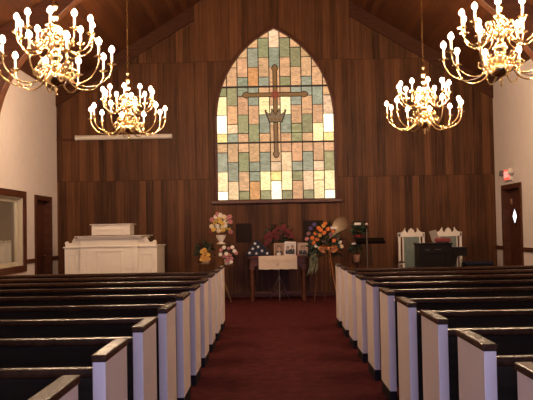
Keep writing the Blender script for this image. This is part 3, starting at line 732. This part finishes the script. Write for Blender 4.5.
# orange standing spray
t = thing('standing_flower_spray', 'tall standing spray of orange flowers with bow and dry grass fan', 'flowers', (.975, 14.02, 0))
for a in (-.22, .22): MB().tube([(a * .3, -.02, 1.25), (a, -.06, .01)], .012, 6).build('easel_leg', M_TABLE, t, smooth=True)
MB().tube([(0, .02, 1.25), (0, .22, .01)], .012, 6).build('easel_leg', M_TABLE, t, smooth=True)
stuffed(leaves(420, (.02, -.06, 1.05), .33, .21, .46, rng, (.09, .17), .05, up=-.05).build('foliage', M_LEAF, t, recalc=False))
sage = MB()
for k in range(26):
    sage.petal((-.20 + rng.uniform(-.07, .05), -.14, 1.0 - k * .012), (-.25 + rng.uniform(-.3, .2), -.2, -1), (0, -1, .1), rng.uniform(.14, .24), .045, .15)
stuffed(sage.build('sage_leaf', M_LEAF2, t, recalc=False))
data = [(-.12, 1.40, F_ORANGE), (-.03, 1.44, F_GOLD), (.05, 1.38, F_ORANGE), (-.18, 1.30, F_ORANGE), (-.10, 1.27, F_GOLD), (-.02, 1.31, F_ORANGE), (-.24, 1.22, F_ORANGE), (-.15, 1.19, F_ORANGE), (-.27, 1.40, F_PURPLE), (-.20, 1.47, F_PURPLE), (-.31, 1.30, F_MAUVE),
        (.03, 1.20, F_MAUVE), (-.03, 1.15, F_MAUVE), (.10, 1.27, F_MAUVE), (-.17, 1.07, F_WHITE), (-.10, 1.03, F_CREAM), (.27, 1.13, F_WHITE), (.30, 1.05, F_CREAM), (.16, 1.16, F_ORANGE), (-.34, 1.20, F_PINK), (.0, 1.48, F_ORANGE), (.14, 1.34, F_ORANGE), (.22, 1.22, F_MAUVE), (-.08, 1.36, F_ORANGE), (-.22, 1.13, F_ORANGE)]
blooms(t, [(x, -.21 + abs(x) * .2, z, .047, m) for x, z, m in data], rng)
fan = MB()
for k in range(9):
    u = k / 8; a = R(77 - 42 * u); ln = .34 + .13 * math.sin(u * PI * .8 + .3)
    p0 = Vector((.08, -.14, 1.20)); p1 = p0 + Vector((math.cos(a) * ln, -.03 + .06 * rng.random(), math.sin(a) * ln))
    p1 += Vector((.04, 0, 0))
    fan.tube([p0, (p0 + p1) / 2 + Vector((-.02, 0, .01)), p1], [.003, .013, .002], 5)
stuffed(fan.build('dry_grass_fan', M_STALK, t, smooth=True))
MB().box(.10, .22, -.235, -.23, 1.38, 1.425, None).build('card', M_CARD, t)
bow = MB()
for s in (-1, 1):
    for q, ln in ((.30, .15), (-.25, .14), (.02, .17)):
        c0 = Vector((.04, -.33, 1.02)); d = Vector((s * math.cos(q), 0, math.sin(q)))
        pts = smoothpath([c0, c0 + d * ln * .5 + Vector((0, -.035, .03)), c0 + d * ln, c0 + d * ln * .55 + Vector((0, .03, -.03)), c0], 4)
        bow.tube(pts, .026, 6, flat=.15)
bow.ball((.04, -.345, 1.02), .035)
bow = bow.build('bow', M_RIB, t, smooth=True)
for pts in ([(.04, -.34, 1.0), (.055, -.34, .8), (.07, -.33, .62), (.07, -.33, .52)], [(.06, -.34, 1.0), (.10, -.33, .7), (.13, -.32, .45), (.18, -.31, .20)]):
    MB().tube(smoothpath(pts, 5), .026, 6, flat=.12).build('ribbon_tail', M_RIB, bow, smooth=True)
# right-hand stand with two foliage plants
tripod_plant_stand('plant_stand', 'dark tiered plant stand holding two foliage plants left of the music stand', (1.64, 14.40, 0),
                   [(.02, 0, 1.19, .12), (-.04, -.10, .722, .11)], [(.17, -.10), (-.17, -.10), (0, .2)], M_BLACKM)
t = thing('potted_foliage_plant', 'dark bushy foliage plant with a white card on the upper tier beside the microphone', 'plant', (1.66, 14.40, 1.203))
MB().lathe([(.06, 0), (.065, .005), (.08, .05), (.075, .05), (.06, .01)], seg=16).build('pot', M_REDCLOTH, t, smooth=True)
stuffed(leaves(170, (0, 0, .13), .17, .14, .17, rng, (.06, .11), .04).build('foliage', M_LEAF, t, recalc=False))
MB().box(-.09, .03, -.15, -.146, .245, .29).build('card', M_CARD, t)
t = thing('potted_foliage_plant', 'small green plant in a foil wrapped pot on the lower tier below the bushy plant', 'plant', (1.60, 14.30, .735))
MB().lathe([(.05, 0), (.055, .005), (.07, .12), (.075, .14), (.065, .14), (.05, .02)], seg=16).build('pot', M_TERRA, t, smooth=True)
stuffed(leaves(80, (0, 0, .22), .15, .12, .16, rng, (.06, .10), .04).build('foliage', mat('mid green leaf', (.035, .065, .028), .5), t, recalc=False))
MB().box(-.10, -.01, -.14, -.136, .34, .375).build('card', M_CARD, t)

# ------------------------------------------------------------------ music stand, microphone, organ, bench, chairs
t = thing('music_stand', 'black music stand with a wide tilted desk right of the foliage plants', 'music stand', (1.86, 14.15, 0))
MB().box(-.285, .265, -.006, .006, -.075, .115, Matrix.Translation((0, -.02, 1.13)) @ Matrix.Rotation(R(-58), 4, 'X')).box(-.285, .265, -.055, .0, -.08, -.068, Matrix.Translation((0, -.02, 1.13)) @ Matrix.Rotation(R(-58), 4, 'X')).build('desk', M_BLACK, t)
MB().tube([(0, 0, .10), (0, 0, 1.11)], .012, 8).build('pole', M_BLACKM, t, smooth=True)
for k in range(3):
    a = R(90 + 120 * k); MB().tube([(0, 0, .30), (.20 * math.cos(a), .20 * math.sin(a), .012)], .009, 6).build('leg', M_BLACKM, t, smooth=True)
t = thing('microphone_stand', 'thin microphone stand with a pale round head beside the music stand', 'microphone stand', (1.735, 13.72, 0))
MB().tube([(0, 0, .02), (0, 0, 1.40)], .010, 8).build('pole', mat('dull grey metal', (.16, .13, .11), .4, metal=.6), t, smooth=True)
MB().lathe([(.13, 0), (.13, .012), (.03, .03), (.012, .05)], seg=20).build('base', M_BLACKM, t, smooth=True)
mi = MB().lathe([(.012, 0), (.017, .05), (.018, .06)], (0, 0, 1.37), 12).build('microphone', M_BLACK, t, smooth=True)
MB().ball((0, 0, 1.455), .03).build('grille', mat('pinkish grille', (.45, .33, .29), .5), mi, smooth='full')

t = thing('organ_console', 'dark wooden organ console standing before the two green chairs', 'organ', (3.0, 13.75, 0))
MB().box(-.31, .31, 0, .40, .02, 1.06).build('case', M_BLACK, t, bevel=.006)
MB().box(-.325, .325, -.015, .415, 1.06, 1.085).build('lid', M_BLACK, t, bevel=.005)
MB().box(.31, .585, 0, .40, .84, .98).box(.31, .60, -.01, .41, .98, 1.0).build('keyboard_shelf', M_BLACK, t, bevel=.005)
for yy in (.02, .37): MB().prism([(.31, .5), (.33, .5), (.42, .84), (.31, .84)], yy, yy + .03).build('shelf_bracket', M_BLACK, t)
panel(MB(), -.24, .24, .2, .92, 0).build('back_panel', M_BLACK, t, bevel=.003)
MB().box(-.18, -.10, -.012, -.0005, .955, .968).box(.0, .1, -.012, -.0005, .962, .973).build('name_plate', mat('tarnished plate', (.08, .06, .05), .4), t)
sh = tag(MB().box(-.07, .07, -.004, .004, 0, .235, Matrix.Rotation(R(-14), 4, 'Y') @ Matrix.Rotation(R(-12), 4, 'X')).build('sheet_music_folder', M_GREYPAPER, loc=(3.09, 14.06, 1.093)), 'grey music folder leaning up on the organ console', 'folder')
t = thing('red_flower_arrangement', 'low red flower arrangement lying on the organ console lid', 'flowers', (3.17, 13.88, 1.0865))
MB().lathe([(.11, 0), (.125, .004), (.12, .02), (.10, .02)], seg=18).build('tray', M_BLACK, t)
blooms(t, [(x, y, z, .05, mat('bright red petals', (.19, .02, .025), .6)) for x, y, z in [(-.12, -.03, .05), (-.06, -.05, .045), (0, -.05, .05), (.06, -.05, .045), (.11, -.03, .05), (-.03, .02, .06), (.05, .03, .055), (-.09, .03, .045)]], rng)
t = thing('organ_bench', 'low dark bench with a blue-black pad right of the organ console', 'bench', (3.82, 13.9, 0))
MB().box(-.27, .27, -.17, .17, .60, .66).build('bench_top', M_BLACK, t, bevel=.005)
MB().box(-.265, .265, -.165, .165, .66, .725).build('pad', M_NAVYPAD, t, bevel=.028)
for sx in (-1, 1):
    for sy in (-1, 1): MB().box(sx * .24 - .025, sx * .24 + .025, sy * .14 - .025, sy * .14 + .025, 0, .60).build('leg', M_BLACK, t, bevel=.004)
def throne(lab, x):
    t = thing('pulpit_chair', lab, 'chair', (x, 14.72, 0), 0, 'white high-backed pulpit chairs')
    W = .262
    f = MB()
    for s in (-1, 1):
        a, b = sorted((s * W, s * (W - .045))); f.box(a, b, -.03, .03, .0, 1.27)
        a, b = sorted((s * (W - .082), s * (W - .108))); f.box(a, b, -.025, .025, .45, 1.2)
    f.box(-W + .05, W - .05, -.025, .025, .45, .50)
    f.build('back_frame', M_WHITE, t, bevel=.005)
    half = [(W + .005, 1.195), (W + .005, 1.28), (.215, 1.283), (.18, 1.295), (.152, 1.322), (.134, 1.352), (.118, 1.375), (.118, 1.335), (.108, 1.298), (.088, 1.278), (.066, 1.278), (.056, 1.30), (.046, 1.332), (.022, 1.348), (.008, 1.366)]
    MB().prism(half + [(-x_, z_) for x_, z_ in reversed(half)], -.03, .03).build('crest', M_WHITE, t, bevel=.004)
    MB().box(-W + .105, W - .105, -.03, .02, .50, 1.195).build('backrest', M_GREENUP, t, bevel=.012)
    MB().box(-W, W, -.52, -.03, .36, .42).build('seat_rail', M_WHITE, t, bevel=.006)
    MB().box(-W + .01, W - .01, -.53, -.035, .42, .50).build('seat', M_GREENUP, t, bevel=.025)
    for s in (-1, 1):
        MB().box(s * (W - .03) - .025, s * (W - .03) + .025, -.50, -.45, 0, .36).build('leg', M_WHITE, t, bevel=.006)
        MB().box(s * (W - .02) - .022, s * (W - .02) + .022, -.46, -.03, .66, .70).box(s * (W - .02) - .02, s * (W - .02) + .02, -.45, -.41, .42, .66).build('arm', M_WHITE, t, bevel=.01)
        MB().box(s * (W - .02) - .026, s * (W - .02) + .026, -.44, -.10, .70, .73).build('arm_pad', M_PEWCAP, t, bevel=.01)
    return t
th = throne('white chair with scrolled crest and green back, left of the organ console', 2.742)
dup(th, (3.474, 14.72, 0), 0, 'white chair with scrolled crest and green back, rising behind the organ keyboard')
# dark boards on the panelling
tag(MB().box(-.76, -.44, YG - .03, YG, 1.14, 1.53).build('wall_board', M_DARKBOARD, bevel=.005), 'dark square board on the panelling left of the red flowers', 'board', 'dark boards on the panelling')
tag(MB().box(.63, 1.04, YG - .03, YG, 1.08, 1.565).build('wall_board', M_DARKBOARD, bevel=.005), 'dark square board on the panelling behind the orange standing spray', 'board', 'dark boards on the panelling')

# ------------------------------------------------------------------ light
def area(name, loc, rot, sx, sy, energy, col):
    l = bpy.data.lights.new(name, 'AREA'); l.shape = 'RECTANGLE'; l.size = sx; l.size_y = sy; l.energy = energy; l.color = col
    o = bpy.data.objects.new(name, l); C.objects.link(o); o.location = loc; o.rotation_euler = rot; return o
# daylight just outside the glazed entrance openings
for i, (a, b, z0, z1) in enumerate(ops):
    area('daylight', ((a + b) / 2, YR - .3, (z0 + z1) / 2), (R(90), 0, 0), b - a, z1 - z0, (185,)[i], (.48, .52, 1.0))
pl = bpy.data.lights.new('side room fill', 'POINT'); pl.energy = 24; pl.color = (1, .8, .58); pl.shadow_soft_size = .1  # added fill light, brightens the room beyond the side window
o = bpy.data.objects.new('side room fill', pl); C.objects.link(o); o.location = (XL - 1.1, 11.9, 2.3)
w = bpy.data.worlds.new('World'); bpy.context.scene.world = w; w.use_nodes = True
w.node_tree.nodes['Background'].inputs[0].default_value = (.55, .68, 1.0, 1); w.node_tree.nodes['Background'].inputs[1].default_value = .1

# ------------------------------------------------------------------ camera
cd = bpy.data.cameras.new('Camera'); co = bpy.data.objects.new('Camera', cd); C.objects.link(co)
cd.sensor_width = 36; cd.lens = 36 * 740 / 533; cd.shift_y = 5.164 / 533; cd.clip_start = .05
yaw, pit, roll = -.008, .0324, .0183

co.rotation_mode = 'QUATERNION'

# yaw<0 swings the view towards -X side of the fit; roll tips the picture counter-clockwise

q = (Matrix.Rotation(-yaw, 3, 'Z') @ Matrix.Rotation(R(90) + pit, 3, 'X') @ Matrix.Rotation(-roll, 3, 'Z'))
co.rotation_quaternion = q.to_quaternion(); co.location = (0, 0, 1.4)
sc = bpy.context.scene; sc.camera = co
vs = sc.view_settings; vs.view_transform = 'Standard'; vs.look = 'None'; vs.exposure = 0.37; vs.gamma = 1
vs.use_curve_mapping = False
sc.cycles.max_bounces = 8; sc.cycles.sample_clamp_indirect = 4
